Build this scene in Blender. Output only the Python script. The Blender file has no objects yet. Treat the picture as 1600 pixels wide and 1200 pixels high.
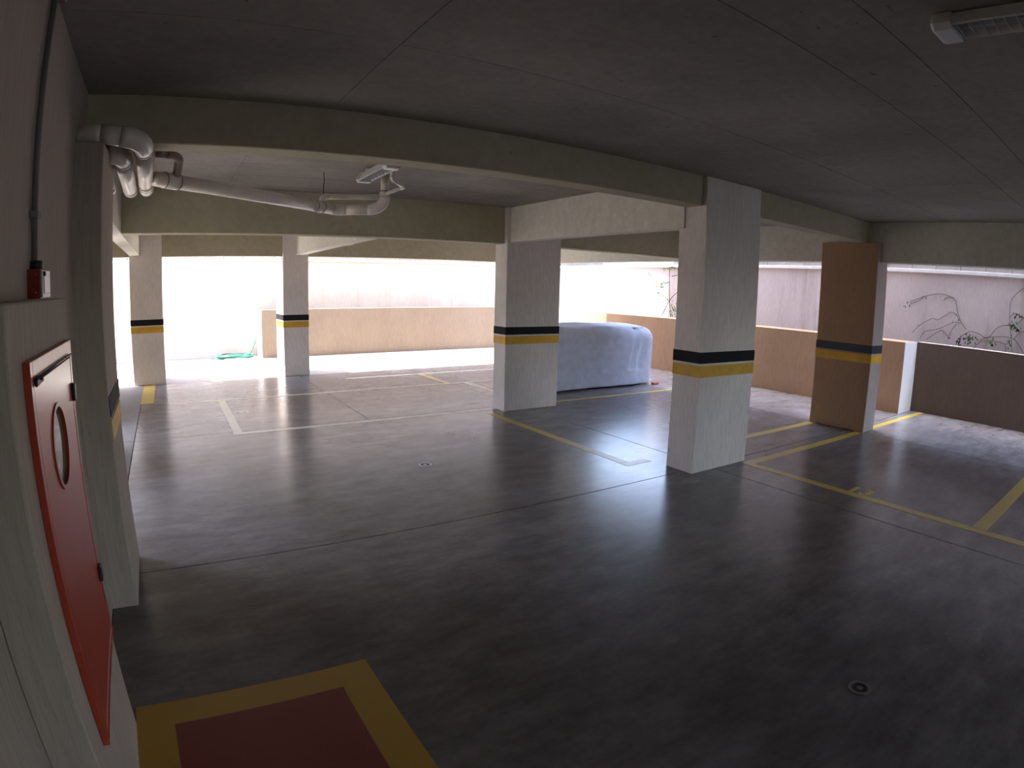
import bpy, bmesh, math, random
from mathutils import Vector, Matrix

random.seed(7)
S = bpy.context.scene
C = S.collection
H = 1.6                                                   # eye height

# ------------------------------------------------------------------ camera (wide action-camera lens, measured from the photo)
cd = bpy.data.cameras.new('camera')
cam = bpy.data.objects.new('camera', cd)
C.objects.link(cam)
cd.type = 'PANO'
cd.panorama_type = 'FISHEYE_LENS_POLYNOMIAL'
cd.sensor_fit = 'HORIZONTAL'
cd.sensor_width, cd.sensor_height = 36.0, 27.0
cd.fisheye_fov = math.radians(179)
cd.fisheye_polynomial_k0 = 0.0
cd.fisheye_polynomial_k1 = -4.76212539e-02
cd.fisheye_polynomial_k2 = -5.41940198e-05
cd.fisheye_polynomial_k3 = 1.53828766e-05
cd.fisheye_polynomial_k4 = -3.52998163e-07
cd.clip_start = 0.02
RX = Vector((0.8457999042668053, -0.5330487131127107, 0.02194519061539232))
RY = Vector((-0.06691551678271515, -0.1468061538245965, -0.9868993194915736))
RZ = Vector((0.5292871012559868, 0.8332508761760241, -0.15983786095891991))
m3 = Matrix((RX, -RY, -RZ)).transposed()
cam.matrix_world = Matrix.Translation((0, 0, H)) @ m3.to_4x4()
S.camera = cam

# ------------------------------------------------------------------ world, sun, exposure
W = bpy.data.worlds.new('world')
S.world = W
W.use_nodes = True
wn = W.node_tree
bg = wn.nodes['Background']
sky = wn.nodes.new('ShaderNodeTexSky')
sky.sky_type = 'NISHITA'
sky.sun_disc = False
sky.sun_elevation = math.radians(79)
sky.sun_rotation = math.radians(-50)
sky.air_density = 1.0
sky.dust_density = 2.0
hs_ = wn.nodes.new('ShaderNodeHueSaturation')
hs_.inputs['Saturation'].default_value = 0.85
wn.links.new(sky.outputs[0], hs_.inputs['Color'])
tn = wn.nodes.new('ShaderNodeMix')
tn.data_type = 'RGBA'
tn.blend_type = 'MULTIPLY'
tn.inputs[0].default_value = 1.0
tn.inputs[7].default_value = (1.01, 0.985, 1.02, 1)
wn.links.new(hs_.outputs[0], tn.inputs[6])
wn.links.new(tn.outputs[2], bg.inputs[0])
bg.inputs[1].default_value = 0.50
sl = bpy.data.lights.new('sun', 'SUN')
sl.energy = 7.0
sl.angle = math.radians(0.6)
sl.color = (1.0, 0.96, 0.90)
so = bpy.data.objects.new('sun', sl)
C.objects.link(so)
so.rotation_euler = Vector((-0.30, 0.115, 1.0)).to_track_quat('Z', 'Y').to_euler()
so.location = (0, 12, 40)
vs = S.view_settings
vs.view_transform = 'Standard'
vs.look = 'None'
vs.exposure = 2.13
vs.gamma = 1.0
vs.use_curve_mapping = False
cy = S.cycles
cy.max_bounces = 14
cy.diffuse_bounces = 8
cy.glossy_bounces = 5
cy.sample_clamp_indirect = 6.0
cy.use_denoising = True


# ------------------------------------------------------------------ materials
def new_mat(name):
    m = bpy.data.materials.new(name)
    m.use_nodes = True
    nt = m.node_tree
    return m, nt, nt.nodes['Principled BSDF']


def coords(nt, scale, world=True):
    mp = nt.nodes.new('ShaderNodeMapping')
    mp.inputs['Scale'].default_value = scale
    if world:
        g = nt.nodes.new('ShaderNodeNewGeometry')
        nt.links.new(g.outputs['Position'], mp.inputs[0])
    else:
        t = nt.nodes.new('ShaderNodeTexCoord')
        nt.links.new(t.outputs['Object'], mp.inputs[0])
    return mp.outputs[0]


def noise(nt, vec, scale, detail=4, rough=0.55):
    n = nt.nodes.new('ShaderNodeTexNoise')
    n.inputs['Scale'].default_value = scale
    n.inputs['Detail'].default_value = detail
    n.inputs['Roughness'].default_value = rough
    nt.links.new(vec, n.inputs['Vector'])
    return n.outputs['Fac']


def ramp(nt, fac, stops):
    r = nt.nodes.new('ShaderNodeValToRGB')
    e = r.color_ramp.elements
    while len(e) < len(stops):
        e.new(0.5)
    for el, (p, c) in zip(e, stops):
        el.position = p
        el.color = (c[0], c[1], c[2], 1) if not isinstance(c, (int, float)) else (c, c, c, 1)
    nt.links.new(fac, r.inputs[0])
    return r.outputs[0]


def mix(nt, fac, a, b, mode='MIX'):
    n = nt.nodes.new('ShaderNodeMix')
    n.data_type = 'RGBA'
    n.blend_type = mode
    for v, i in ((fac, 0), (a, 6), (b, 7)):
        if isinstance(v, (int, float)):
            n.inputs[i].default_value = v
        elif isinstance(v, tuple):
            n.inputs[i].default_value = (v[0], v[1], v[2], 1)
        else:
            nt.links.new(v, n.inputs[i])
    return n.outputs[2]


def bump(nt, bs, h, strength, dist=0.01):
    b = nt.nodes.new('ShaderNodeBump')
    b.inputs['Strength'].default_value = strength
    b.inputs['Distance'].default_value = dist
    nt.links.new(h, b.inputs['Height'])
    nt.links.new(b.outputs[0], bs.inputs['Normal'])


def plain(name, col, rough=0.5, metal=0.0, var=0.08, spec=0.5):
    m, nt, bs = new_mat(name)
    v = coords(nt, (1, 1, 1))
    f = noise(nt, v, 9.0)
    lo = tuple(c * (1 - var) for c in col)
    hi = tuple(min(1, c * (1 + var)) for c in col)
    nt.links.new(ramp(nt, f, [(0.3, lo), (0.7, hi)]), bs.inputs['Base Color'])
    bs.inputs['Roughness'].default_value = rough
    bs.inputs['Metallic'].default_value = metal
    bs.inputs['Specular IOR Level'].default_value = spec
    return m


def textured_wall(name, col, streak=(70, 70, 7), strength=0.5, var=0.12, dirt=None, dirt_amt=0.35):
    """rough trowelled wall paint: fine vertical drag marks and slow tone changes"""
    m, nt, bs = new_mat(name)
    fine = noise(nt, coords(nt, streak), 1.0, 5, 0.65)
    slow = noise(nt, coords(nt, (1, 1, 0.6)), 1.3, 3)
    lo = tuple(c * (1 - var) for c in col)
    hi = tuple(min(1, c * (1 + var)) for c in col)
    a = ramp(nt, fine, [(0.3, lo), (0.7, hi)])
    b = mix(nt, 1.0, a, ramp(nt, slow, [(0.3, 0.9), (0.7, 1.06)]), 'MULTIPLY')
    if dirt:
        st = noise(nt, coords(nt, (3.2, 3.2, 0.22)), 1.0, 5, 0.6)
        b = mix(nt, ramp(nt, st, [(0.56, 0.0), (0.74, dirt_amt)]), b, dirt)
    nt.links.new(b, bs.inputs['Base Color'])
    bs.inputs['Roughness'].default_value = 0.85
    bs.inputs['Specular IOR Level'].default_value = 0.25
    bump(nt, bs, fine, strength, 0.006)
    return m


def concrete(name, dark, light, rough=0.85, scale=1.2, bumpy=0.15, spec=0.25):
    m, nt, bs = new_mat(name)
    n1 = noise(nt, coords(nt, (1, 1, 1)), scale, 6, 0.6)
    n2 = noise(nt, coords(nt, (1, 1, 1)), scale * 14, 5, 0.65)
    a = ramp(nt, n1, [(0.3, dark), (0.68, light)])
    b = mix(nt, 1.0, a, ramp(nt, n2, [(0.25, 0.86), (0.75, 1.08)]), 'MULTIPLY')
    pits = noise(nt, coords(nt, (1, 1, 1)), 23.0, 2, 0.4)
    b = mix(nt, ramp(nt, pits, [(0.74, 0.0), (0.80, 0.6)]), b, tuple(c * 0.35 for c in dark))
    nt.links.new(b, bs.inputs['Base Color'])
    bs.inputs['Roughness'].default_value = rough
    bs.inputs['Specular IOR Level'].default_value = spec
    bump(nt, bs, n2, bumpy, 0.005)
    return m


def scaled(nt, v, k):
    n = nt.nodes.new('ShaderNodeMath')
    n.operation = 'MULTIPLY'
    nt.links.new(v, n.inputs[0])
    n.inputs[1].default_value = k
    return n.outputs[0]


def floor_concrete(name, k=1.0):
    """power-trowelled concrete: mottled, with burnished and matt clouds, stains and hairlines"""
    m, nt, bs = new_mat(name)
    p = coords(nt, (1, 1, 1))
    n1 = noise(nt, p, 0.75, 7, 0.62)
    n2 = noise(nt, coords(nt, (1.0, 2.3, 1)), 2.6, 7, 0.68)
    n3 = noise(nt, p, 26.0, 4, 0.6)
    a = ramp(nt, n1, [(0.28, (0.115 * k, 0.100 * k, 0.096 * k)), (0.5, (0.178 * k, 0.163 * k, 0.158 * k)), (0.72, (0.25 * k, 0.236 * k, 0.232 * k))])
    b = mix(nt, 1.0, a, ramp(nt, n2, [(0.28, 0.62), (0.5, 0.98), (0.75, 1.38)]), 'MULTIPLY')
    b = mix(nt, 1.0, b, ramp(nt, n3, [(0.25, 0.9), (0.75, 1.06)]), 'MULTIPLY')
    # dark oil-like blotches with a shape of their own
    st = noise(nt, coords(nt, (1.1, 1.6, 1)), 1.7, 4, 0.5)
    b = mix(nt, ramp(nt, st, [(0.58, 0.0), (0.78, 0.40)]), b, (0.085, 0.075, 0.07))
    sp = noise(nt, coords(nt, (1, 1.4, 1)), 6.5, 2, 0.5)
    b = mix(nt, ramp(nt, sp, [(0.74, 0.0), (0.80, 0.5)]), b, (0.05, 0.045, 0.045))
    # one larger dried-up puddle mark in mid floor, ragged edge, darker rim
    for (cx, cy, sx, sy, w) in ((1.88, 5.95, 3.0, 5.0, 0.95), (2.55, 5.55, 2.0, 3.4, 0.5), (3.5, 2.9, 1.5, 2.2, 0.25)):
        mp = nt.nodes.new('ShaderNodeMapping')
        mp.vector_type = 'POINT'
        mp.inputs['Location'].default_value = (-cx * sx, -cy * sy, 0)
        mp.inputs['Scale'].default_value = (sx, sy, 0)
        nt.links.new(p, mp.inputs[0])
        ln = nt.nodes.new('ShaderNodeVectorMath')
        ln.operation = 'LENGTH'
        nt.links.new(mp.outputs[0], ln.inputs[0])
        ad = nt.nodes.new('ShaderNodeMath')
        ad.operation = 'MULTIPLY_ADD'
        nt.links.new(n2, ad.inputs[0])
        ad.inputs[1].default_value = 1.6
        nt.links.new(ln.outputs['Value'], ad.inputs[2])
        b = mix(nt, ramp(nt, scaled(nt, ad.outputs[0], 0.5), [(0.55, w * 0.55), (0.84, w), (0.95, 0.0)]), b, (0.07, 0.06, 0.056))
    nt.links.new(b, bs.inputs['Base Color'])
    r = ramp(nt, n1, [(0.3, 0.268), (0.7, 0.20)])
    nt.links.new(r, bs.inputs['Roughness'])
    bs.inputs['Specular IOR Level'].default_value = 0.42
    return m


def worn_paint(name, col, under=(0.28, 0.26, 0.24), worn=0.5, rough=0.3):
    m, nt, bs = new_mat(name)
    w = noise(nt, coords(nt, (1, 1, 1)), 11.0, 6, 0.7)
    t = noise(nt, coords(nt, (1, 1, 1)), 1.8, 3)
    a = ramp(nt, t, [(0.3, tuple(c * 0.85 for c in col)), (0.7, col)])
    b = mix(nt, ramp(nt, w, [(0.60, 0.0), (0.72, worn)]), a, under)
    nt.links.new(b, bs.inputs['Base Color'])
    bs.inputs['Roughness'].default_value = rough
    return m


M = {}
M['floor'] = floor_concrete('polished concrete')
M['stripfloor'] = floor_concrete('weathered polished concrete', 1.3)  # floor concrete lightened in place of daylight along the open strip
M['yard'] = concrete('pale yard concrete', (0.23, 0.215, 0.20), (0.31, 0.29, 0.27), 0.6, 0.8)
M['joint'] = plain('dark joint filler', (0.03, 0.028, 0.026), 0.9)
M['ceiling'] = concrete('board-marked concrete', (0.30, 0.275, 0.245), (0.42, 0.39, 0.35))
M['seam'] = plain('dark formwork seam', (0.10, 0.09, 0.08), 0.95)
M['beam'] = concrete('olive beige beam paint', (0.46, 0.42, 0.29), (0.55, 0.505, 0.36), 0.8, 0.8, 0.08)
M['palebeam'] = concrete('pale beam paint', (0.66, 0.63, 0.52), (0.76, 0.73, 0.61), 0.8, 0.8, 0.08)  # beam paint lightened to put side light into the edge beam
M['whitebeam'] = concrete('off-white beam paint', (0.76, 0.73, 0.62), (0.86, 0.83, 0.72), 0.8, 0.8, 0.06)  # lightened further: side light painted into the other lengthwise beams
M['column'] = textured_wall('cream textured column paint', (0.82, 0.76, 0.71))
M['brown'] = textured_wall('brown textured paint', (0.44, 0.275, 0.165), var=0.14)
M['darkbrown'] = textured_wall('dark brown textured paint', (0.15, 0.105, 0.08))  # brown parapet paint darkened to put the slab's shade into it
M['tan'] = textured_wall('tan textured paint', (0.27, 0.205, 0.15))  # brown wall paint desaturated to carry an overexposed look
M['p2side'] = textured_wall('greyish beige textured paint', (0.42, 0.36, 0.335))
M['leftwall'] = textured_wall('beige dragged wall paint', (0.47, 0.41, 0.345), streak=(60, 60, 5), strength=0.7)
M['boundary'] = textured_wall('pinkish grey render', (0.62, 0.54, 0.52), dirt=(0.10, 0.08, 0.07))
M['farwall'] = textured_wall('pale render', (0.58, 0.515, 0.46), dirt=(0.42, 0.28, 0.20), dirt_amt=0.5)
M['coping'] = plain('white painted coping', (0.78, 0.76, 0.74), 0.6)
M['block'] = concrete('bare concrete block', (0.24, 0.215, 0.20), (0.38, 0.345, 0.32))
M['black'] = plain('black stripe paint', (0.016, 0.016, 0.019), 0.75, spec=0.2)
M['navy'] = plain('navy stripe paint', (0.02, 0.026, 0.05), 0.5)
M['yellow'] = plain('yellow stripe paint', (0.72, 0.42, 0.035), 0.55, var=0.12)
M['line'] = worn_paint('yellow floor paint', (0.66, 0.49, 0.10))
M['linewhite'] = worn_paint('pale worn floor paint', (0.84, 0.79, 0.64), worn=0.3)  # yellow line paint whitened to carry floor glare, partly worn
M['fireyellow'] = worn_paint('yellow hydrant floor paint', (0.52, 0.31, 0.03), worn=0.15, rough=0.42)
M['firered'] = worn_paint('red hydrant floor paint', (0.26, 0.035, 0.022), (0.1, 0.05, 0.04), worn=0.15, rough=0.45)
M['red'] = plain('glossy red enamel', (0.46, 0.06, 0.03), 0.28, var=0.05)
M['darkred'] = plain('dark red enamel', (0.22, 0.02, 0.016), 0.35, var=0.05)
M['iron'] = plain('dark iron', (0.035, 0.03, 0.03), 0.5, 0.3)
M['pvc'] = plain('aged white plastic pipe', (0.80, 0.74, 0.66), 0.3, var=0.08)
M['ring'] = plain('dark rubber ring', (0.14, 0.11, 0.09), 0.6)
M['pvcbrown'] = plain('brown stained plastic pipe', (0.36, 0.28, 0.22), 0.4)
M['lampwhite'] = plain('white lamp enamel', (0.78, 0.78, 0.76), 0.35, var=0.03)
M['tube'] = plain('frosted glass tube', (0.82, 0.84, 0.82), 0.15, var=0.02)
M['alu'] = plain('brushed aluminium', (0.62, 0.62, 0.62), 0.35, 0.9, 0.05)
M['greyplastic'] = plain('grey conduit plastic', (0.20, 0.19, 0.18), 0.5)
M['whiteplastic'] = plain('white plastic', (0.8, 0.78, 0.78), 0.35, var=0.03)
M['cover'] = plain('grey blue cover fabric', (0.50, 0.54, 0.66), 0.75, var=0.1)
M['hose'] = plain('turquoise hose plastic', (0.025, 0.15, 0.105), 0.5)
M['stem'] = plain('dry vine stem', (0.09, 0.065, 0.05), 0.9)
M['leafgreen'] = plain('dull green leaf', (0.07, 0.12, 0.05), 0.6, var=0.3)
M['leaflight'] = plain('fresh green leaf', (0.16, 0.30, 0.06), 0.6, var=0.3)
M['brickred'] = plain('reddish brick', (0.38, 0.14, 0.09), 0.8)
M['chrome'] = plain('tap metal', (0.7, 0.7, 0.68), 0.2, 1.0, 0.02)
gm, gnt, gbs = new_mat('cabinet window glass')
gn = noise(gnt, coords(gnt, (1, 1, 1)), 8.0, 4)
gnt.links.new(ramp(gnt, gn, [(0.35, (0.30, 0.32, 0.30)), (0.65, (0.50, 0.50, 0.42))]), gbs.inputs['Base Color'])
gbs.inputs['Roughness'].default_value = 0.08
gbs.inputs['Transmission Weight'].default_value = 0.55
gbs.inputs['IOR'].default_value = 1.45
M['glass'] = gm


# ------------------------------------------------------------------ builders
def tag(o, label=None, cat=None, group=None, kind=None):
    if label:
        o['label'] = label
    if cat:
        o['category'] = cat
    if group:
        o['group'] = group
    if kind:
        o['kind'] = kind
    return o


def empty(name, loc):
    o = bpy.data.objects.new(name, None)
    o.empty_display_size = 0.1
    C.objects.link(o)
    o.location = loc
    return o


def world_loc(o):
    v = Vector(o.location)
    while o.parent:
        o = o.parent
        v += Vector(o.location)
    return v


def obj(name, bm, mats, loc, parent=None, smooth=False):
    """bm holds world coordinates; the object's origin goes to loc (only translations are used)"""
    loc = Vector(loc)
    bmesh.ops.translate(bm, verts=bm.verts, vec=-loc)
    me = bpy.data.meshes.new(name)
    bm.to_mesh(me)
    bm.free()
    if smooth:
        for p in me.polygons:
            p.use_smooth = True
    for m in (mats if isinstance(mats, (list, tuple)) else [mats]):
        me.materials.append(M[m])
    o = bpy.data.objects.new(name, me)
    C.objects.link(o)
    if parent:
        o.parent = parent
        o.location = loc - world_loc(parent)
    else:
        o.location = loc
    return o


def bm_box(x0, x1, y0, y1, z0, z1, bev=0.0, bm=None, seg=1):
    bm2 = bmesh.new()
    bmesh.ops.create_cube(bm2, size=1.0)
    for v in bm2.verts:
        v.co = Vector((x0 if v.co.x < 0 else x1, y0 if v.co.y < 0 else y1, z0 if v.co.z < 0 else z1))
    if bev:
        bmesh.ops.bevel(bm2, geom=bm2.edges[:], offset=bev, segments=seg, affect='EDGES', profile=0.6)
    if bm is None:
        return bm2
    tmp = bpy.data.meshes.new('tmp')
    bm2.to_mesh(tmp)
    bm2.free()
    bm.from_mesh(tmp)
    bpy.data.meshes.remove(tmp)
    return bm


def box(name, x0, x1, y0, y1, z0, z1, mat, parent=None, bev=0.0, seg=1):
    return obj(name, bm_box(x0, x1, y0, y1, z0, z1, bev, None, seg), mat, ((x0 + x1) / 2, (y0 + y1) / 2, z0), parent)


def bm_tube(pts, r, n=12, bm=None, caps=True, radii=None):
    if bm is None:
        bm = bmesh.new()
    pts = [Vector(p) for p in pts]
    d = (pts[1] - pts[0]).normalized()
    up = Vector((0, 0, 1)) if abs(d.z) < 0.9 else Vector((1, 0, 0))
    a = d.cross(up).normalized()
    rings = []
    for i, p in enumerate(pts):
        if i == 0:
            t = pts[1] - pts[0]
        elif i == len(pts) - 1:
            t = pts[-1] - pts[-2]
        else:
            t = (pts[i + 1] - pts[i]).normalized() + (pts[i] - pts[i - 1]).normalized()
        t.normalize()
        a = (a - t * a.dot(t)).normalized()
        b = t.cross(a)
        rr = radii[i] if radii else r
        rings.append([bm.verts.new(p + (a * math.cos(k * 2 * math.pi / n) + b * math.sin(k * 2 * math.pi / n)) * rr) for k in range(n)])
    for u, v in zip(rings[:-1], rings[1:]):
        for k in range(n):
            bm.faces.new((u[k], u[(k + 1) % n], v[(k + 1) % n], v[k]))
    if caps:
        bm.faces.new(rings[0][::-1])
        bm.faces.new(rings[-1])
    bmesh.ops.recalc_face_normals(bm, faces=bm.faces[:])
    return bm


def tube(name, pts, r, mat, parent=None, n=12, loc=None):
    return obj(name, bm_tube(pts, r, n), mat, loc or pts[0], parent, True)


def arc(p0, c, p1, n=7):
    """quadratic bend from p0 to p1 around the corner c"""
    p0, c, p1 = Vector(p0), Vector(c), Vector(p1)
    return [(p0 * (1 - t) ** 2 + c * 2 * t * (1 - t) + p1 * t * t) for t in [i / n for i in range(n + 1)]]


def bm_disc(center, axis, r0, r1, h, n=32):
    """a ring (r0 inner, r1 outer) of height h along axis"""
    bm = bmesh.new()
    ax = Vector(axis).normalized()
    a = ax.orthogonal().normalized()
    b = ax.cross(a)
    cs = []
    for r, z in ((r0, 0), (r1, 0), (r1, h), (r0, h)):
        cs.append([bm.verts.new(Vector(center) + ax * z + (a * math.cos(k * 2 * math.pi / n) + b * math.sin(k * 2 * math.pi / n)) * max(r, 1e-4)) for k in range(n)])
    for i in range(4):
        u, v = cs[i], cs[(i + 1) % 4]
        for k in range(n):
            bm.faces.new((u[k], u[(k + 1) % n], v[(k + 1) % n], v[k]))
    bmesh.ops.recalc_face_normals(bm, faces=bm.faces[:])
    return bm


CZ = 2.63          # ceiling
# ================================================================== SETTING: floor
floor = box('floor', -9.0, 11.0, -7.2, 15.0, -0.30, -0.014, 'joint')
tag(floor, 'mottled grey polished concrete garage floor divided by thin joints', 'floor', kind='structure')
g = 0.004
for (y0, y1, xs) in ((-7.2, -2.9, (-9.0, -0.45, 4.40, 7.37, 11.0)), (-2.9, 3.47, (-9.0, -0.45, 4.40, 7.37, 11.0)),
                     (3.47, 6.79, (-9.0, -0.45, 4.40, 7.37, 11.0)), (6.79, 10.76, (-9.0, -0.45, 2.27, 4.40, 7.37, 11.0)),
                     (10.76, 15.0, (-9.0, -4.0, 2.27, 6.4, 11.0))):
    for x0, x1 in zip(xs[:-1], xs[1:]):
        box('floor_slab', x0 + g, x1 - g, y0 + g, y1 - g, -0.014, 0.0, 'yard' if (y0 > 10 or x1 < 0) else 'stripfloor' if x0 > 7 else 'floor', floor, 0.0015)

# ------------------------------------------------------------------ ceiling with formwork panels
ceil = bm_box(-0.46, 7.62, -7.2, 10.82, CZ + 0.008, CZ + 0.20)
bm_box(7.62, 8.9, -7.2, 3.3, CZ + 0.008, CZ + 0.20, 0, ceil)
ceil = obj('ceiling', ceil, 'seam', (3.6, 2, CZ))
tag(ceil, 'raw concrete ceiling slab marked by formwork panel seams', 'ceiling', kind='structure')


def ceiling_panels(xs, ys):
    for y0, y1 in zip(ys[:-1], ys[1:]):
        for x0, x1 in zip(xs[:-1], xs[1:]):
            dz = random.uniform(0, 0.0025)
            box('ceiling_panel', x0 + 0.002, x1 - 0.002, y0 + 0.002, y1 - 0.002, CZ - dz, CZ + 0.008, 'ceiling', ceil, 0.001)


ceiling_panels((-0.45, 0.894, 3.02, 5.15, 7.40), (-7.2, -6.5, -5.4, -4.3, -3.3, -2.3, -1.23, -0.165, 0.90, 1.27, 2.335, 3.40))
ceiling_panels((-0.46, 0.6, 2.8, 4.05), (3.60, 4.02, 4.58, 5.14, 5.7, 6.26, 6.55))
ceiling_panels((4.20, 5.8, 7.40), (3.60, 4.58, 5.7, 6.55))
ceiling_panels((-0.46, 0.8, 2.24), (6.77, 7.9, 9.0, 10.1, 10.82))
ceiling_panels((2.40, 4.6, 7.40), (6.77, 7.9, 9.0, 10.1, 10.82))

ceiling_panels((7.62, 8.9), (-7.2, -5.0, -2.8, -0.6, 1.15, 3.3))
# storeys above the garage (they keep the sun off the side strip and carry the slab)
up = bm_box(-1.6, 7.62, -7.2, 11.0, CZ + 0.2, 30.0)
bm_box(7.62, 8.9, -7.2, 3.3, CZ + 0.2, 5.4, 0, up)
up = obj('wall_upper', up, 'farwall', (3, 2, CZ + 0.2))
tag(up, 'apartment storey standing above the garage slab', 'building', kind='structure')

# ------------------------------------------------------------------ beams
BEAM = (
    (-0.46, 4.07, 3.40, 3.60, 2.37, 'long olive beige beam crossing the ceiling from the pipe corner to the striped front column'),
    (4.88, 7.40, 3.40, 3.60, 2.37, 'short beige beam between the front striped column and the brown column'),
    (-0.46, 4.06, 6.55, 6.77, 2.165, 'second olive beige cross beam behind the drain pipes'),
    (4.85, 7.40, 6.55, 6.77, 2.165, 'dark cross beam above the covered vehicle'),
    (-3.0, 7.62, 10.82, 11.0, 2.14, 'outermost olive beam along the sunlit edge of the garage'),
    (4.05, 4.20, 3.60, 6.55, 2.185, 'pale beam joining the front striped column and the middle column'),
    (7.40, 7.62, -7.2, 10.82, 2.135, 'olive edge beam running above the open side facing the vine wall'),
    (2.24, 2.40, 6.77, 10.82, 2.165, 'pale beam running to the second outer column'),
    (-0.63, -0.46, 3.71, 10.82, 2.165, 'beam with cracked underside running to the first outer column'),
)
for x0, x1, y0, y1, z0, lab in BEAM:
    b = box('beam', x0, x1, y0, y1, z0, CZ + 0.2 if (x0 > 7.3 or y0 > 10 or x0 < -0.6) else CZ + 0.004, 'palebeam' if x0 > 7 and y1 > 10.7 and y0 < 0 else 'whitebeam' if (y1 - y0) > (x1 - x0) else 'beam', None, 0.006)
    tag(b, lab, 'beam', kind='structure')


# ------------------------------------------------------------------ columns
def stripes(parent, x0, x1, y0, y1, black, zs=(1.000, 1.100, 0.876, 0.980), faces=None):
    e = 0.003
    for nm, m, a, b_ in (('black_stripe', black, zs[0], zs[1]), ('yellow_stripe', 'yellow', zs[2], zs[3])):
        if faces is None:
            box(nm, x0 - e, x1 + e, y0 - e, y1 + e, a, b_, m, parent)
        else:
            box(nm, faces[0], faces[1], faces[2], faces[3], a, b_, m, parent)


def column(x0, x1, y0, y1, top, label, black='black', mat='column', group=None):
    o = box('column', x0, x1, y0, y1, 0, top, mat, None, 0.006)
    tag(o, label, 'column', group, 'structure')
    stripes(o, x0, x1, y0, y1, black)
    return o


column(4.07, 4.88, 3.36, 3.68, CZ, 'front cream column with black and yellow stripes beside the numbered bay')
column(4.00, 4.85, 6.48, 6.77, CZ, 'middle cream column with black and yellow stripes next to the covered vehicle')
column(-0.63, -0.08, 10.80, 11.55, CZ, 'outer striped column standing before the pale far wall, left of the hose')
column(2.01, 2.47, 10.76, 11.5, CZ, 'outer striped column standing before the end of the low brown wall')
column(7.05, 7.60, 10.78, 11.0, CZ, 'outer corner column hidden behind the middle column')
column(7.30, 7.62, -3.2, -2.4, 2.135, 'cream edge column further along the open side')
p2 = column(7.30, 7.62, 3.23, 4.03, 2.375, 'brown column with navy and yellow stripes at the garage edge', 'navy', 'p2side')
p2.data.materials.append(M['brown'])
for p in p2.data.polygons:
    if p.normal.x < -0.5:
        p.material_index = 1

# pier against the left wall
pier = box('column', -0.46, -0.31, 3.07, 3.71, 0, 2.30, 'leftwall', None, 0.005)
tag(pier, 'narrow beige pier projecting from the wall below the bent pipes', 'column', kind='structure')
stripes(pier, 0, 0, 0, 0, 'black', faces=(-0.31, -0.306, 3.09, 3.71))

# ------------------------------------------------------------------ walls
wl = box('wall_left', -0.75, -0.45, -7.2, 3.40, 0, CZ + 0.004, 'leftwall')
tag(wl, 'beige dragged-plaster side wall behind the red cabinet', 'wall', kind='structure')
w2 = box('wall_side', -9.0, -8.8, 3.0, 14.48, 0, 3.0, 'farwall')
tag(w2, 'plain yard wall far beyond the beige pier', 'wall', kind='structure')
wr = bm_box(-1.3, -0.46, 3.41, 3.70, 0, CZ)
wr = obj('wall_return', wr, 'leftwall', (-0.6, 3.55, 0))
tag(wr, 'short wall return behind the beige pier', 'wall', kind='structure')
# unseen rear wall, width set to limit light from behind; lintel over the opening
wbk = box('wall_back', -0.75, 4.9, -7.4, -7.2, 0, CZ + 0.2, 'leftwall')
tag(wbk, 'closed part of the rear garage wall', 'wall', kind='structure')
wb = box('beam', 4.9, 7.39, -7.2, -7.0, 2.3, CZ + 0.2, 'beam')
tag(wb, 'lintel beam over the open rear end of the garage', 'beam', kind='structure')

blk = box('wall_plinth', -0.45, -0.33, 1.29, 2.088, 0, 1.585, 'leftwall', None, 0.004)
tag(blk, 'plastered masonry plinth carrying the red hydrant cabinet', 'masonry plinth', kind='structure')

ws = bm_box(-1.3, -1.1, 7.5, 10.8, 0, CZ + 0.2)  # unseen wall added to meter side light through its gaps
bm_box(-1.3, -1.1, 4.8, 6.75, 0, CZ + 0.2, 0, ws)
bm_box(-1.3, -1.1, 3.71, 4.1, 0, CZ + 0.2, 0, ws)
ws = obj('wall_shed', ws, 'farwall', (-1.2, 7, 0))
tag(ws, 'solid wall beside the outer column, out past the pier', 'wall', kind='structure')
# brown parapets on the open side
pf = bmesh.new()
PH = 1.085
bm_box(9.15, 9.70, 3.50, 10.66, 0, PH, 0, pf)
bm_box(9.15, 9.70, 10.80, 11.15, 0, PH, 0, pf)
bm_box(9.15, 9.70, 10.66, 10.80, 0.84, PH, 0, pf)
bm_box(9.15, 9.70, 10.66, 10.80, 0, 0.30, 0, pf)
pf = obj('wall_parapet', pf, ['brown', 'column'], (9.4, 7, 0))
for p in pf.data.polygons:
    if p.normal.y < -0.5 and p.center.y + 7 < 3.6:
        p.material_index = 1
tag(pf, 'low brown parapet with a pale end face behind the covered vehicle', 'parapet', kind='structure')
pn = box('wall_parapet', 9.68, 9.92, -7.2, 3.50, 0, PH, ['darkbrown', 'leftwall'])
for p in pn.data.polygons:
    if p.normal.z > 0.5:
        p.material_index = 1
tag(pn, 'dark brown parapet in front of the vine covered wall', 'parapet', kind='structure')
# low brown wall at the far end
pw = bm_box(2.06, 9.15, 13.75, 14.0, 0, PH)
bm_box(2.06, 2.24, 14.0, 14.48, 0, PH, 0, pw)
pw = obj('wall_low', pw, ['tan', 'column'], (5, 13.9, 0))
for p in pw.data.polygons:
    if p.normal.x < -0.5:
        p.material_index = 1
tag(pw, 'low brown wall across the sunlit far end of the yard', 'wall', kind='structure')

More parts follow.
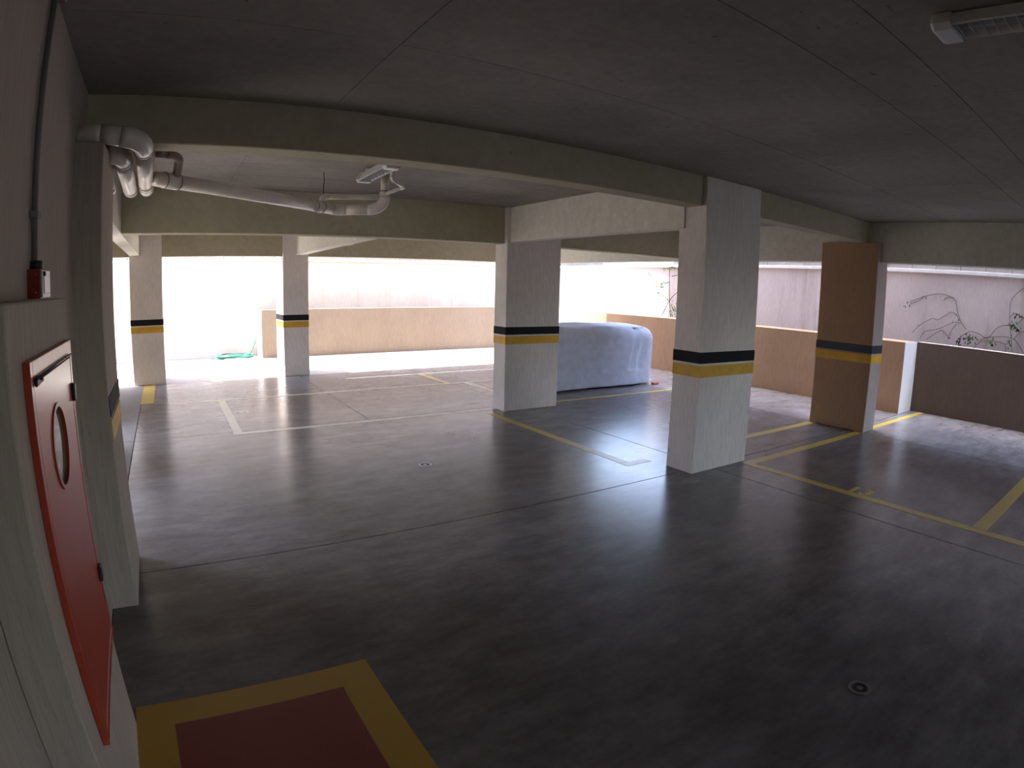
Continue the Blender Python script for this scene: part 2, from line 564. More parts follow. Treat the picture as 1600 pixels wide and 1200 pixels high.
# far wall and boundary wall, each with a coping and a course of bare blocks on top
fw = box('wall_far', -9.0, 11.0, 14.48, 14.75, 0, 2.21, 'farwall')
tag(fw, 'tall pale rendered wall closing the far end behind the hose', 'wall', kind='structure')
box('coping', -9.0, 10.55, 14.43, 14.78, 2.21, 2.26, 'coping', fw, 0.004)
bw = box('wall_boundary', 10.60, 10.85, -7.2, 14.48, 0, 2.215, 'boundary')
tag(bw, 'tall pinkish grey boundary wall with dark water streaks and vines', 'wall', kind='structure')
box('coping', 10.53, 10.88, -7.2, 14.43, 2.215, 2.275, 'coping', bw, 0.004)
src = None
for wall, n, f in ((fw, 27, lambda i: (-1.33 + i * 0.44, 14.52, 2.262)), (bw, 29, lambda i: (10.64, -3.0 + i * 0.44, 2.277))):
    for i in range(n):
        x, y, z = f(i)
        for r in range(2):
            if wall is fw:
                c = box('concrete_block', x + 0.004, x + 0.436, y, y + 0.19, z + r * 0.2, z + r * 0.2 + 0.194, 'block', wall, 0.004)
            else:
                c = box('concrete_block', x, x + 0.19, y + 0.004, y + 0.436, z + r * 0.2, z + r * 0.2 + 0.194, 'block', wall, 0.004)

nb = box('wall_neighbour', -9.0, 14.0, 16.2, 17.0, 0, 6.5, 'block')  # added out of view to keep bright sky out of floor reflections
tag(nb, 'tall side of the neighbouring house beyond the far wall', 'building', kind='structure')

nb = box('wall_neighbour', 11.6, 12.4, -7.2, 9.0, 0, 6.0, 'block')  # second added screen, keeps sky reflections off the right-hand floor
tag(nb, 'side of the house next door beyond the vine wall', 'building', kind='structure')

# ================================================================== floor markings
LW = 0.10


def line(x0, x1, y0, y1, label, mat='line', z=0.0):
    o = box('parking_line', x0, x1, y0, y1, z, z + 0.002, mat)
    tag(o, label, 'floor marking', 'painted parking bay lines')
    return o


line(0.64, 3.99, 6.655, 6.755, 'long pale bay line running across the floor to the middle column', 'linewhite')
line(-0.05, 5.20, 8.80, 8.87, 'thin pale bay line beyond the digit eight', 'linewhite')
line(0.645, 0.745, 6.756, 8.79, 'short thick cream bay line beside the digit eight', 'linewhite')
line(2.95, 7.20, 10.00, 10.08, 'bright bay line just inside the sunlit edge', 'linewhite')
line(4.31, 4.41, 8.88, 9.99, 'faint yellow bay line joining the two outer pale lines')
line(4.62, 4.72, 7.65, 8.79, 'pale bay line behind the middle column', 'linewhite')
line(3.74, 3.84, 3.96, 6.47, 'bay line leading from the middle column toward the front column, in the glare')
line(3.74, 4.06, 3.86, 3.955, 'short line ending at the left side of the front column')
line(4.89, 7.29, 3.92, 4.02, 'yellow line from the front column to the far corner of the brown column')
line(4.88, 7.29, 3.23, 3.33, 'yellow line from the front column to the near corner of the brown column')
line(4.78, 4.88, -2.0, 3.33, 'long yellow line along the front of the bay numbered thirteen')
line(4.885, 9.0, 0.97, 1.09, 'thick yellow divider line at the right side of the numbered bay')
line(7.63, 9.66, 3.25, 3.35, 'yellow line from the brown column to the parapet corner')
line(4.86, 9.0, 6.70, 6.78, 'thin yellow line in front of the covered vehicle')
line(-0.46, -0.27, 9.0, 10.79, 'yellow line running from the foot of the outer column before the pale wall')


def digits(text, loc, size, rz, mat, label):
    cu = bpy.data.curves.new('parking_number', 'FONT')
    cu.body = text
    cu.size = size
    cu.extrude = 0.0008
    cu.offset = 0.008
    cu.align_x = 'CENTER'
    cu.align_y = 'CENTER'
    t = bpy.data.objects.new('tmp', cu)
    C.objects.link(t)
    dg = bpy.context.evaluated_depsgraph_get()
    me = bpy.data.meshes.new_from_object(t.evaluated_get(dg))
    bpy.data.objects.remove(t)
    me.materials.clear()
    me.materials.append(M[mat])
    o = bpy.data.objects.new('parking_number', me)
    C.objects.link(o)
    o.location = loc
    o.rotation_euler = (0, 0, rz)
    tag(o, label, 'floor number')


digits('13', (4.97, 2.14, 0.0012), 0.24, -math.pi / 2, 'line', 'painted yellow number thirteen beside the bay line')
digits('8', (0.855, 7.86, 0.0012), 0.30, -math.pi / 2, 'linewhite', 'pale painted digit eight beside the cream bay line')

sq = empty('hydrant_floor_mark', (0.16, 1.69, 0))
tag(sq, 'red floor square with yellow border below the hydrant cabinet', 'floor marking')
box('red_field', -0.18, 0.51, 1.34, 2.045, 0, 0.002, 'firered', sq)
bmq = bm_box(-0.33, 0.66, 2.045, 2.195, 0, 0.002)
bm_box(-0.33, 0.66, 1.19, 1.34, 0, 0.002, 0, bmq)
bm_box(-0.33, -0.18, 1.34, 2.045, 0, 0.002, 0, bmq)
bm_box(0.51, 0.66, 1.34, 2.045, 0, 0.002, 0, bmq)
obj('yellow_border', bmq, 'fireyellow', (0.16, 1.69, 0), sq)


def drain(x, y, r, label, ringmat, gratemat):
    o = empty('floor_drain', (x, y, 0))
    tag(o, label, 'floor drain')
    obj('rim', bm_disc((x, y, 0.0), (0, 0, 1), r * 0.72, r, 0.005), ringmat, (x, y, 0), o)
    obj('grate', bm_disc((x, y, 0.0), (0, 0, 1), r * 0.30, r * 0.715, 0.002), gratemat, (x, y, 0), o)
    obj('hub', bm_disc((x, y, 0.0), (0, 0, 1), 0.0, r * 0.28, 0.004, 20), ringmat, (x, y, 0), o)


drain(2.12, 4.78, 0.062, 'small round floor drain with a bright white rim in mid floor', 'whiteplastic', 'iron')
drain(2.31, 0.80, 0.052, 'small dark round floor drain in the shaded foreground', 'greyplastic', 'iron')

# ================================================================== hydrant cabinet
hy = empty('hydrant_cabinet', (-0.33, 1.71, 0.46))
tag(hy, 'red metal fire hydrant cabinet with a round window in its door', 'cabinet')
X0, X1 = -0.33, -0.312
Y0, Y1, Z0, Z1 = 1.415, 2.03, 0.46, 1.457
fb = bm_box(X0, X1, Y0, Y0 + 0.028, Z0, Z1, 0.002)
bm_box(X0, X1, Y1 - 0.028, Y1, Z0, Z1, 0.002, fb)
bm_box(X0, X1, Y0 + 0.028, Y1 - 0.028, Z1 - 0.045, Z1, 0.002, fb)
bm_box(X0, X1, Y0 + 0.028, Y1 - 0.028, Z0, Z0 + 0.03, 0.002, fb)
obj('frame', fb, 'red', (X0, 1.72, Z0), hy)
box('back_panel', X0, X0 + 0.003, Y0 + 0.028, Y1 - 0.028, Z0 + 0.03, Z1 - 0.045, 'darkred', hy)
# door leaf with a round hole
dy0, dy1, dz0, dz1 = Y0 + 0.033, Y1 - 0.033, Z0 + 0.036, Z1 - 0.053
cyy, czz, rr = 1.70, 1.205, 0.105
db = bmesh.new()
N = 48
for xs_, flip in ((X1 - 0.001, False), (X0 + 0.006, True)):
    inn = [db.verts.new((xs_, cyy + rr * math.cos(k * 2 * math.pi / N), czz + rr * math.sin(k * 2 * math.pi / N))) for k in range(N)]
    out = []
    for k in range(N):
        c_, s_ = math.cos(k * 2 * math.pi / N), math.sin(k * 2 * math.pi / N)
        t = 1e9
        if c_ > 1e-6:
            t = min(t, (dy1 - cyy) / c_)
        if c_ < -1e-6:
            t = min(t, (dy0 - cyy) / c_)
        if s_ > 1e-6:
            t = min(t, (dz1 - czz) / s_)
        if s_ < -1e-6:
            t = min(t, (dz0 - czz) / s_)
        out.append([cyy + c_ * t, czz + s_ * t])
    for cy_, cz_ in ((dy0, dz0), (dy0, dz1), (dy1, dz0), (dy1, dz1)):      # pull the nearest sample onto each corner
        k = min(range(N), key=lambda q: (out[q][0] - cy_) ** 2 + (out[q][1] - cz_) ** 2)
        out[k] = [cy_, cz_]
    ov = [db.verts.new((xs_, a, b)) for a, b in out]
    for k in range(N):
        q = (k + 1) % N
        db.faces.new((inn[k], ov[k], ov[q], inn[q]) if not flip else (inn[k], inn[q], ov[q], ov[k]))
    if not flip:
        fi, fo = inn, ov
    else:
        for k in range(N):
            q = (k + 1) % N
            db.faces.new((fi[k], fi[q], inn[q], inn[k]))
            db.faces.new((fo[k], ov[k], ov[q], fo[q]))
bmesh.ops.recalc_face_normals(db, faces=db.faces[:])
door = obj('door', db, 'red', (X0, cyy, dz0), hy)
obj('window_rim', bm_disc((X1 - 0.001, cyy, czz), (1, 0, 0), rr - 0.002, rr + 0.010, 0.004, 48), 'red', (X1, cyy, czz), door)
tag(obj('window_pane', bm_disc((X0 + 0.008, cyy, czz), (1, 0, 0), 0.0, rr, 0.003, 48), 'glass', (X0 + 0.008, cyy, czz), door), 'round cloudy glass pane')
for zc in (1.30, 0.70):
    box('hinge', X1 - 0.002, X1 + 0.010, Y1 - 0.05, Y1 - 0.012, zc - 0.026, zc + 0.026, 'iron', door, 0.003)
rod = tube('latch_rod', [(X1 + 0.006, Y0 + 0.03, 1.416), (X1 + 0.006, Y1 - 0.05, 1.416)], 0.0035, 'iron', hy)
lb = bm_box(X1, X1 + 0.008, Y0 + 0.03, Y0 + 0.065, 1.398, 1.415, 0.003)
bm_box(X1, X1 + 0.007, Y0 + 0.06, Y0 + 0.10, 1.400, 1.408, 0.002, lb)
bm_box(X1, X1 + 0.007, Y0 + 0.10, Y0 + 0.115, 1.400, 1.414, 0.002, lb)
obj('latch_handle', lb, 'iron', (X1, Y0 + 0.06, 1.39), hy)

# ------------------------------------------------------------------ alarm call box with its conduit
al = empty('alarm_box', (-0.45, 2.10, 1.585))
tag(al, 'small red fire alarm box with white front standing on the plinth top', 'alarm box')
AX = -0.405
box('body', -0.45, AX, 2.065, 2.205, 1.586, 1.678, 'darkred', al, 0.004, 2)
box('front_plate', AX, AX + 0.006, 2.068, 2.202, 1.588, 1.674, 'whiteplastic', al, 0.002)
box('inner_plate', AX + 0.006, AX + 0.009, 2.085, 2.185, 1.600, 1.655, 'whiteplastic', al, 0.002)
box('key_switch', AX + 0.006, AX + 0.014, 2.075, 2.090, 1.655, 1.670, 'iron', al, 0.002)
tube('gland', [(-0.43, 2.125, 1.677), (-0.43, 2.125, 1.705)], 0.02, 'iron', al, 16)
for zz_ in (1.605, 1.66):
    obj('screw', bm_disc((-0.42, 2.0655, zz_), (0, -1, 0), 0, 0.003, 0.003, 12), 'chrome', (-0.42, 2.065, zz_), al)
co = empty('wall_conduit', (-0.436, 2.125, 1.705))
tag(co, 'thin dark conduit climbing the beige wall above the alarm box', 'conduit')
tube('pipe', [(-0.436, 2.125, 1.706), (-0.436, 2.125, CZ - 0.004)], 0.011, 'greyplastic', co)
box('coupling', -0.449, -0.418, 2.095, 2.150, 1.838, 1.862, 'greyplastic', co, 0.003)
box('ceiling_box', -0.449, -0.40, 2.08, 2.17, CZ - 0.05, CZ - 0.004, 'greyplastic', co, 0.004)


# ================================================================== drain pipes
def coupling(parent, p, d, r, L=0.07, mat='pvc'):
    p, d = Vector(p), Vector(d).normalized()
    c = tube('coupling', [p - d * L / 2, p + d * L / 2], r, mat, parent, 20)
    for s in (-1, 1):
        q = p + d * (L / 2 - 0.004) * s
        obj('seal_ring', bm_tube([q - d * 0.003, q + d * 0.003], r * 1.035, 20), 'ring', q, c, True)


def pipe_thing(label, base):
    e = empty('drain_pipe', base)
    tag(e, label, 'pipe', 'plastic drain pipes under the slab')
    return e


R1 = 0.049
a = pipe_thing('thick pale pipe bending off the pier top and running under the beam', (-0.44, 3.12, 2.30))
A0, A1, A2, A3 = (-0.445, 3.13, 2.352), (-0.26, 3.13, 2.34), (-0.130, 3.20, 2.318), (-0.136, 3.36, 2.315)
tube('inlet_elbow', arc((-0.448, 3.20, 2.345), (-0.43, 3.13, 2.352), (-0.33, 3.125, 2.35)), R1 * 0.98, 'pvc', a, 18)
tube('pipe_section', [(-0.33, 3.125, 2.35), (-0.235, 3.125, 2.338)], R1, 'pvc', a, 18)
tube('elbow', arc((-0.235, 3.125, 2.338), (-0.128, 3.125, 2.325), (-0.130, 3.29, 2.318), 9), R1 * 1.08, 'pvc', a, 18)
tube('pipe_section', [(-0.130, 3.28, 2.318), (-0.150, 4.60, 2.310)], R1, 'pvc', a, 18)
coupling(a, (-0.130, 3.32, 2.318), (0, 1, 0), R1 * 1.07, 0.05)
coupling(a, (-0.146, 4.40, 2.311), (0, 1, 0), R1 * 1.07, 0.10)
tube('end_elbow', arc((-0.150, 4.60, 2.310), (-0.152, 4.78, 2.310), (-0.152, 4.80, 2.62), 9), R1 * 1.06, 'pvc', a, 18)

b = pipe_thing('second pale pipe leaving the pier side beneath the thicker bend', (-0.31, 3.42, 2.28))
tube('elbow', arc((-0.309, 3.40, 2.305), (-0.255, 3.39, 2.305), (-0.250, 3.52, 2.300), 8), R1 * 1.06, 'pvc', b, 18)
tube('pipe_section', [(-0.250, 3.50, 2.300), (-0.262, 4.60, 2.300)], R1, 'pvc', b, 18)
coupling(b, (-0.250, 3.53, 2.300), (0, 1, 0), R1 * 1.07, 0.05)
coupling(b, (-0.261, 4.55, 2.300), (0, 1, 0), R1 * 1.07, 0.08)
tube('end_elbow', arc((-0.262, 4.60, 2.300), (-0.264, 4.78, 2.300), (-0.264, 4.80, 2.62), 9), R1 * 1.06, 'pvc', b, 18)

c = pipe_thing('short brownish pipe stub mostly hidden behind the pier', (-0.40, 3.74, 2.28))
tube('pipe_section', [(-0.375, 3.74, 2.32), (-0.385, 4.30, 2.27)], 0.04, 'pvcbrown', c, 16)
coupling(c, (-0.385, 4.30, 2.27), (0, 1, -0.1), 0.044, 0.09)

d = pipe_thing('long sloping pale pipe with thin side pipes crossing the bay behind the first beam', (0.7, 4.7, 2.30))
D0, D1 = Vector((-0.42, 3.92, 2.315)), Vector((1.46, 5.33, 2.295))
dd = (D1 - D0).normalized()
tube('pipe_section', [D0 + dd * 0.42, D1], R1, 'pvc', d, 18)
coupling(d, D0.lerp(D1, 0.235), dd, R1 * 1.1, 0.12)
coupling(d, D0.lerp(D1, 0.90), dd, R1 * 1.1, 0.10)
tube('elbow', arc(D1 - dd * 0.04, D1 + dd * 0.03, (1.56, 5.315, 2.296), 5), R1 * 1.07, 'pvc', d, 18)
tube('pipe_section', [(1.54, 5.32, 2.296), (1.76, 5.235, 2.30)], R1, 'pvc', d, 18)
tube('elbow', arc((1.74, 5.24, 2.30), (1.88, 5.19, 2.30), (1.885, 5.188, 2.42), 8), R1 * 1.05, 'pvc', d, 18)
tube('riser', [(1.885, 5.188, 2.40), (1.885, 5.188, CZ - 0.004)], 0.038, 'pvc', d, 18)
coupling(d, (1.885, 5.188, 2.44), (0, 0, 1), 0.048, 0.06)

tube('pipe_section', [(-0.078, 4.045, 2.452), (0.0, 4.08, 2.452)], 0.026, 'pvcbrown', d, 14)
tube('elbow', arc((-0.01, 4.077, 2.452), (0.075, 4.115, 2.452), (0.07, 4.17, 2.43), 7) + [Vector((0.063, 4.22, 2.37)), Vector((0.045, 4.26, 2.33))], 0.029, 'pvcbrown', d, 14)

tube('pipe_section', [(1.37, 5.36, 2.412), (1.84, 5.20, 2.412)], 0.026, 'pvc', d, 14)
tube('elbow', arc((1.40, 5.35, 2.412), (1.345, 5.365, 2.412), (1.325, 5.26, 2.345), 6), 0.028, 'pvc', d, 14)
tube('hanger_wire', [(1.36, 5.36, 2.43), (1.352, 5.33, 2.50), (1.362, 5.35, 2.56), (1.350, 5.33, CZ - 0.004)], 0.004, 'iron', d, 8)

ZP = [(1.765, 4.685, CZ - 0.004), (1.765, 4.685, 2.495), (1.955, 4.90, 2.47), (1.885, 5.165, 2.44)]
tube('pipe_section', [ZP[0], (1.765, 4.685, 2.51)], 0.017, 'pvc', d, 12)
tube('elbow', arc((1.765, 4.685, 2.52), (1.765, 4.685, 2.488), (1.79, 4.713, 2.488), 5), 0.019, 'pvc', d, 12)
tube('pipe_section', [(1.78, 4.70, 2.488), (1.952, 4.90, 2.47)], 0.017, 'pvc', d, 12)
tube('elbow', arc((1.935, 4.88, 2.472), (1.965, 4.91, 2.47), (1.952, 4.945, 2.467), 5), 0.019, 'pvc', d, 12)
tube('pipe_section', [(1.955, 4.93, 2.468), (1.89, 5.15, 2.445)], 0.017, 'pvc', d, 12)

e4 = pipe_thing('pale pipe with rounded elbow behind the beam of the second outer column', (2.7, 9.5, 2.3))
tube('pipe_section', [(2.42, 9.62, 2.325), (2.88, 9.62, 2.325)], 0.05, 'pvc', e4, 18)
tube('elbow', arc((2.86, 9.62, 2.325), (3.0, 9.62, 2.325), (3.0, 9.62, 2.46), 8), 0.053, 'pvc', e4, 18)
tube('pipe_section', [(3.0, 9.62, 2.45), (3.0, 9.62, CZ - 0.004)], 0.05, 'pvc', e4, 18)


# ================================================================== lamps
def lamp(xc, ya, yb, label, w=0.13, z1=CZ - 0.03, depth=0.085, fins=0):
    """open fluorescent batten along y: tray, end caps, tubes, cross blades"""
    o = empty('ceiling_lamp', (xc, (ya + yb) / 2, z1))
    tag(o, label, 'lamp', 'fluorescent ceiling lamps')
    z0 = z1 - depth
    tb = bmesh.new()
    prof = [(-w / 2, z0), (-w / 2 - 0.006, z0 + 0.004), (-w * 0.30, z1), (w * 0.30, z1), (w / 2 + 0.006, z0 + 0.004), (w / 2, z0), (w * 0.26, z1 - 0.012), (-w * 0.26, z1 - 0.012)]
    r0 = [tb.verts.new((xc + px, ya + 0.03, pz)) for px, pz in prof]
    r1 = [tb.verts.new((xc + px, yb - 0.03, pz)) for px, pz in prof]
    for k in range(len(prof)):
        q = (k + 1) % len(prof)
        tb.faces.new((r0[k], r0[q], r1[q], r1[k]))
    tb.faces.new(r0[::-1])
    tb.faces.new(r1)
    bmesh.ops.recalc_face_normals(tb, faces=tb.faces[:])
    obj('reflector', tb, 'lampwhite', (xc, (ya + yb) / 2, z1), o)
    for y_, s in ((ya, 1), (yb, -1)):
        eb = bmesh.new()
        pr = [(-w / 2 - 0.012, z0 + 0.012), (-w / 2 + 0.004, z0 - 0.010), (w / 2 - 0.004, z0 - 0.010), (w / 2 + 0.012, z0 + 0.012), (w * 0.36, z1 + 0.004), (-w * 0.36, z1 + 0.004)]
        q0 = [eb.verts.new((xc + px * 0.9, y_, z1 + (pz - z1) * 0.92)) for px, pz in pr]
        q1 = [eb.verts.new((xc + px, y_ + s * 0.012, pz)) for px, pz in pr]
        q2 = [eb.verts.new((xc + px, y_ + s * 0.075, pz)) for px, pz in pr]
        for u, v in ((q0, q1), (q1, q2)):
            for k in range(6):
                eb.faces.new((u[k], u[(k + 1) % 6], v[(k + 1) % 6], v[k]))
        eb.faces.new(q0[::-1])
        eb.faces.new(q2)
        bmesh.ops.recalc_face_normals(eb, faces=eb.faces[:])
        obj('end_cap', eb, 'lampwhite', (xc, y_, z0), o)
    for s in (-1, 1):
        tube('lamp_tube', [(xc + s * w * 0.2, ya + 0.07, z0 + 0.032), (xc + s * w * 0.2, yb - 0.07, z0 + 0.032)], 0.013, 'tube', o, 14)
    for k in range(fins):
        yy_ = ya + 0.09 + (yb - ya - 0.18) * k / (fins - 1)
        box('louvre_blade', xc - w * 0.44, xc + w * 0.44, yy_, yy_ + 0.0015, z0 + 0.002, z0 + 0.018, 'alu', o)
    for t in (0.2, 0.8):
        yy_ = ya + (yb - ya) * t
        box('mounting_bracket', xc - 0.02, xc + 0.02, yy_ - 0.015, yy_ + 0.015, z1, CZ - 0.003, 'lampwhite', o)
    return o


lamp(1.665, 4.40, 5.16, 'small white tube lamp on the ceiling above the drain pipes', 0.115, CZ - 0.03, 0.07, 8)
lamp(2.145, -0.55, 0.70, 'larger white louvred tube lamp at the ceiling corner near the viewer', 0.135, CZ - 0.010, 0.058, 26)

# ================================================================== covered vehicle
cv = empty('covered_vehicle', (6.4, 8.0, 0))
tag(cv, 'low bulky vehicle wrapped in a grey blue fabric cover beyond the middle column', 'covered vehicle')
bmc = bmesh.new()
bmesh.ops.create_cube(bmc, size=2.0)
bmesh.ops.subdivide_edges(bmc, edges=bmc.edges[:], cuts=39, use_grid_fill=True)
hx, hy_, hz, rad = 1.235, 0.72, 0.475, 0.20
for v in bmc.verts:
    p = Vector((v.co.x * hx, v.co.y * hy_, v.co.z * hz))
    inner = Vector((max(-hx + rad, min(hx - rad, p.x)), max(-hy_ + rad, min(hy_ - rad, p.y)), max(-hz, min(hz - rad, p.z))))
    dv = p - inner
    if dv.length > 1e-6:
        p = inner + dv.normalized() * min(rad, dv.length) if dv.length > rad else p
    x, y, z = p
    zt = (z + hz) / (2 * hz)
    # roof crowns a little to the middle, sides tuck in toward the hem
    z += 0.055 * max(0, zt - 0.45) * (1 - (y / hy_) ** 2) * 1.6
    x *= 1.0 - 0.018 * (1 - zt) - 0.0 * y
    y *= 1.0 - 0.02 * (1 - zt)
    # drape folds, deepest on the hanging sides
    side = max(abs(x) / hx, abs(y) / hy_)
    if side > 0.8:
        amp = 0.014 + 0.014 * (1 - zt)
        f = math.sin(5.1 * x + 0.7 * z) * 0.6 + math.sin(11.3 * x + 2.0 * z + 1.1) * 0.35 + math.sin(7.0 * y + 0.6) * 0.4
        y += (-1 if y < 0 else 1) * amp * f * (abs(y) / hy_ > 0.85)
        x += (-1 if x < 0 else 1) * amp * f * (abs(x) / hx > 0.9)
        # two diagonal creases near the tail
        for cx_, dp in ((0.80, 0.05), (0.98, 0.04), (0.2, 0.02)):
            t = x - (cx_ - 0.22 * (1 - zt))
            if y < -hy_ * 0.8 and zt > 0.25:
                y += dp * math.exp(-(t / 0.035) ** 2)
    else:
        z += 0.008 * math.sin(6 * x + 1) + 0.006 * math.sin(9 * y)
    v.co = Vector((6.385 + x, 8.02 + y, 0.03 + hz + z))
obj('fabric_cover', bmc, 'cover', (6.385, 8.02, 0.03), cv, True)
for wx in (5.55, 7.2):
    for wy in (7.46, 8.52):
        obj('wheel', bm_disc((wx, wy - 0.07, 0.10), (0, 1, 0), 0.03, 0.10, 0.14, 24), 'iron', (wx, wy, 0.10), cv)
bk = box('brick', 7.50, 7.64, 7.21, 7.27, 0, 0.045, 'brickred', None, 0.004)
tag(bk, 'small reddish brick on the floor at the corner of the covered vehicle', 'brick')

# ================================================================== hose, tap, wall box
hs = empty('garden_hose', (1.47, 14.05, 0))
tag(hs, 'turquoise garden hose coiled on the ground at the pale wall', 'hose')
pts = []
turns = 9
for i in range(turns * 28):
    t = i / 28.0
    ang = t * 2 * math.pi
    k = int(t)
    ra = 0.40 - 0.018 * (k % 4) + 0.02 * math.sin(ang * 2.0 + k) + 0.015 * math.sin(k * 2.3)
    rb = 0.23 - 0.014 * (k % 4) + 0.02 * math.sin(ang + k * 1.7)
    ox, oy = 0.03 * math.sin(k * 1.9), 0.02 * math.cos(k * 2.7)
    pts.append((1.47 + ox + ra * math.cos(ang), 14.08 + oy + rb * math.sin(ang), 0.018 + 0.013 * (k % 4) + 0.010 * (1 + math.sin(ang * 3 + k)) + 0.012 * (k // 4)))
tube('coil', pts, 0.014, 'hose', hs, 8, (1.47, 14.05, 0))
tube('loose_end', [(1.20, 13.90, 0.016), (1.08, 13.98, 0.016), (1.0, 14.10, 0.016), (0.94, 14.16, 0.016)], 0.014, 'hose', hs, 8)
tube('feed', [(1.82, 14.12, 0.06), (1.88, 14.13, 0.15), (1.95, 14.15, 0.32), (2.0, 14.16, 0.47)], 0.012, 'hose', hs, 8)
tp = empty('wall_tap', (2.06, 14.16, 0.5))
tag(tp, 'small metal tap on the pale end of the low brown wall', 'tap')
tube('spout', arc((2.059, 14.16, 0.535), (2.0, 14.16, 0.545), (1.998, 14.16, 0.475), 8), 0.013, 'chrome', tp, 12)
tube('handle', [(2.03, 14.16, 0.548), (2.03, 14.16, 0.585)], 0.007, 'chrome', tp, 10)
box('lever', 2.005, 2.055, 14.153, 14.167, 0.585, 0.595, 'chrome', tp, 0.003)
wbx = empty('wall_light', (0.41, 14.44, 1.83))
tag(wbx, 'small white box lamp with thin conduit high on the pale wall', 'wall lamp')
box('housing', 0.25, 0.57, 14.36, 14.479, 1.835, 1.90, 'whiteplastic', wbx, 0.008)
tube('conduit', [(0.545, 14.468, 1.835), (0.545, 14.468, 1.28)], 0.010, 'whiteplastic', wbx, 8)
box('diffuser', 0.27, 0.55, 14.37, 14.47, 1.826, 1.835, 'tube', wbx)


# ================================================================== vines on the boundary wall
def smooth_path(p, n=5):
    out = []
    P = [Vector(q) for q in p]
    P = [P[0] * 2 - P[1]] + P + [P[-1] * 2 - P[-2]]
    for i in range(1, len(P) - 2):
        for k in range(n):
            t = k / n
            p0, p1, p2_, p3 = P[i - 1], P[i], P[i + 1], P[i + 2]
            out.append(0.5 * ((2 * p1) + (p2_ - p0) * t + (2 * p0 - 5 * p1 + 4 * p2_ - p3) * t * t + (3 * p1 - p0 - 3 * p2_ + p3) * t ** 3))
    out.append(P[-2])
    return out


leaf_me = {}
for key in ('leafgreen', 'leaflight'):
    lm = bmesh.new()
    shape = [(0, 0, 0), (0.35, 0.28, 0.05), (0.7, 0.22, 0.04), (1.0, 0, -0.06), (0.7, -0.22, 0.04), (0.35, -0.28, 0.05), (0.5, 0, 0.0)]
    top = [lm.verts.new((x, y, z)) for x, y, z in shape]
    for i in range(6):
        lm.faces.new((top[i], top[(i + 1) % 6], top[6]))
    bmesh.ops.solidify(lm, geom=lm.faces[:], thickness=0.02)
    me = bpy.data.meshes.new('leaf')
    lm.to_mesh(me)
    lm.free()
    me.materials.append(M[key])
    leaf_me[key] = me


def leaf(parent, pos, size, key):
    o = bpy.data.objects.new('leaf', leaf_me[key])
    C.objects.link(o)
    o.parent = parent
    o.location = Vector(pos) - world_loc(parent)
    o.scale = (size, size, size)
    o.rotation_euler = (random.uniform(-0.6, 0.6), random.uniform(0.9, 1.9), random.uniform(0, 6.28))


def vine(label, base, stems, clusters, r=0.0045, key='leafgreen', x=10.578):
    v = empty('climbing_vine', base)
    tag(v, label, 'vine', 'climbing vines on the boundary wall')
    for s in stems:
        p = [(x + random.uniform(-0.012, 0.006), y_, z_) for y_, z_ in s]
        tube('stem', smooth_path(p), r, 'stem', v, 6)
        for _ in range(max(1, int(len(s) * 0.9))):
            y_, z_ = random.choice(s)
            leaf(v, (x - 0.035, y_ + random.uniform(-.04, .04), z_ + random.uniform(-.04, .04)), random.uniform(0.02, 0.035), key)
    for (y_, z_, ry, rz, n) in clusters:
        for _ in range(n):
            leaf(v, (x - 0.055 - random.random() * 0.05, random.gauss(y_, ry), random.gauss(z_, rz)), random.uniform(0.03, 0.06), key)


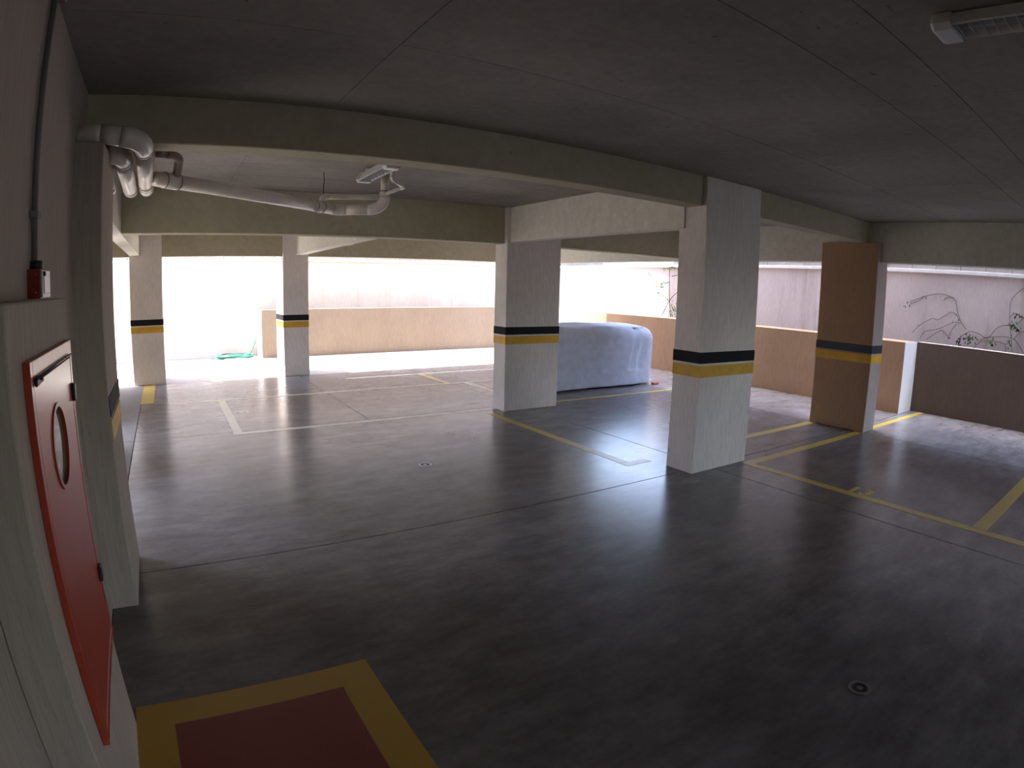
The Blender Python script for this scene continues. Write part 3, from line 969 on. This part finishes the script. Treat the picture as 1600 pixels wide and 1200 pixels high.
vine('bare vine arching over the boundary wall just past the brown column', (10.585, 3.4, 1.1), [
    [[4.003, 1.716], [3.751, 1.82], [3.477, 1.881], [3.234, 1.823], [3.181, 1.722], [3.149, 1.599], [3.068, 1.439], [2.969, 1.333]],
    [[3.989, 1.684], [3.874, 1.736], [3.74, 1.832]],
    [[3.411, 1.768], [3.359, 1.825], [3.234, 1.823]],
    [[3.935, 1.184], [3.806, 1.328], [3.594, 1.455], [3.478, 1.454], [3.272, 1.589], [3.168, 1.555], [3.103, 1.456]],
    [[3.785, 1.101], [3.703, 1.229], [3.476, 1.294], [3.202, 1.426], [3.078, 1.427]],
    [[3.656, 1.104], [3.439, 1.266], [3.345, 1.243], [3.255, 1.146]],
    [[3.271, 1.187], [3.215, 1.32], [3.144, 1.411]],
], [(4.01, 1.70, .015, .015, 4), (4.05, 1.62, .015, .015, 2)])
vine('leafier vine tangle on the boundary wall above the near parapet', (10.585, 2.4, 1.1), [
    [[3.134, 1.065], [3.068, 1.198], [2.9, 1.309], [2.743, 1.284], [2.596, 1.238], [2.429, 1.429], [2.219, 1.48]],
    [[1.75, 2.20], [2.053, 2.071], [2.232, 1.898], [2.262, 1.736], [2.243, 1.508], [2.198, 1.262], [2.151, 1.0]],
    [[2.251, 1.597], [2.182, 1.663], [2.018, 1.609], [1.80, 1.55]],
    [[2.733, 1.182], [2.575, 1.251], [2.2, 1.282], [2.025, 1.132], [1.95, 1.0]],
    [[2.137, 1.289], [2.081, 1.375], [1.999, 1.403], [1.8, 1.38]],
    [[2.114, 1.491], [2.058, 1.576], [2.018, 1.609]],
    [[2.85, 1.0], [2.73, 1.152], [2.623, 1.184], [2.483, 1.2], [2.295, 1.161], [2.275, 1.0]],
], [(2.88, 1.22, .08, .04, 46), (3.06, 1.12, .03, .04, 10), (2.49, 1.17, .03, .03, 16), (2.14, 1.46, .05, .02, 22), (2.20, 1.50, .04, .02, 14), (2.1, 1.65, .04, .02, 8), (2.2, 1.24, .02, .06, 8)])
vine('tall pale vine with fresh leaves on the bright wall behind the front column', (10.5, 9.7, 0.9), [
    [[9.557, 2.20], [9.732, 2.177], [9.724, 1.65], [9.642, 0.977]],
    [[9.442, 1.659], [9.711, 1.425], [9.976, 0.986]],
    [[9.536, 2.19], [9.881, 2.19], [10.135, 2.20]],
    [[10.473, 2.114], [10.335, 1.99], [10.159, 1.93]],
    [[9.737, 1.876], [9.981, 1.78], [10.192, 1.745]],
    [[9.732, 1.424], [9.946, 1.537], [10.089, 1.44]],
    [[9.502, 2.029], [9.662, 1.997]],
], [(9.95, 1.82, .10, .07, 40), (9.95, 1.60, .12, .06, 26), (9.7, 2.20, .16, .02, 26), (9.48, 1.20, .06, .10, 46)], 0.008, 'leaflight', 10.50)
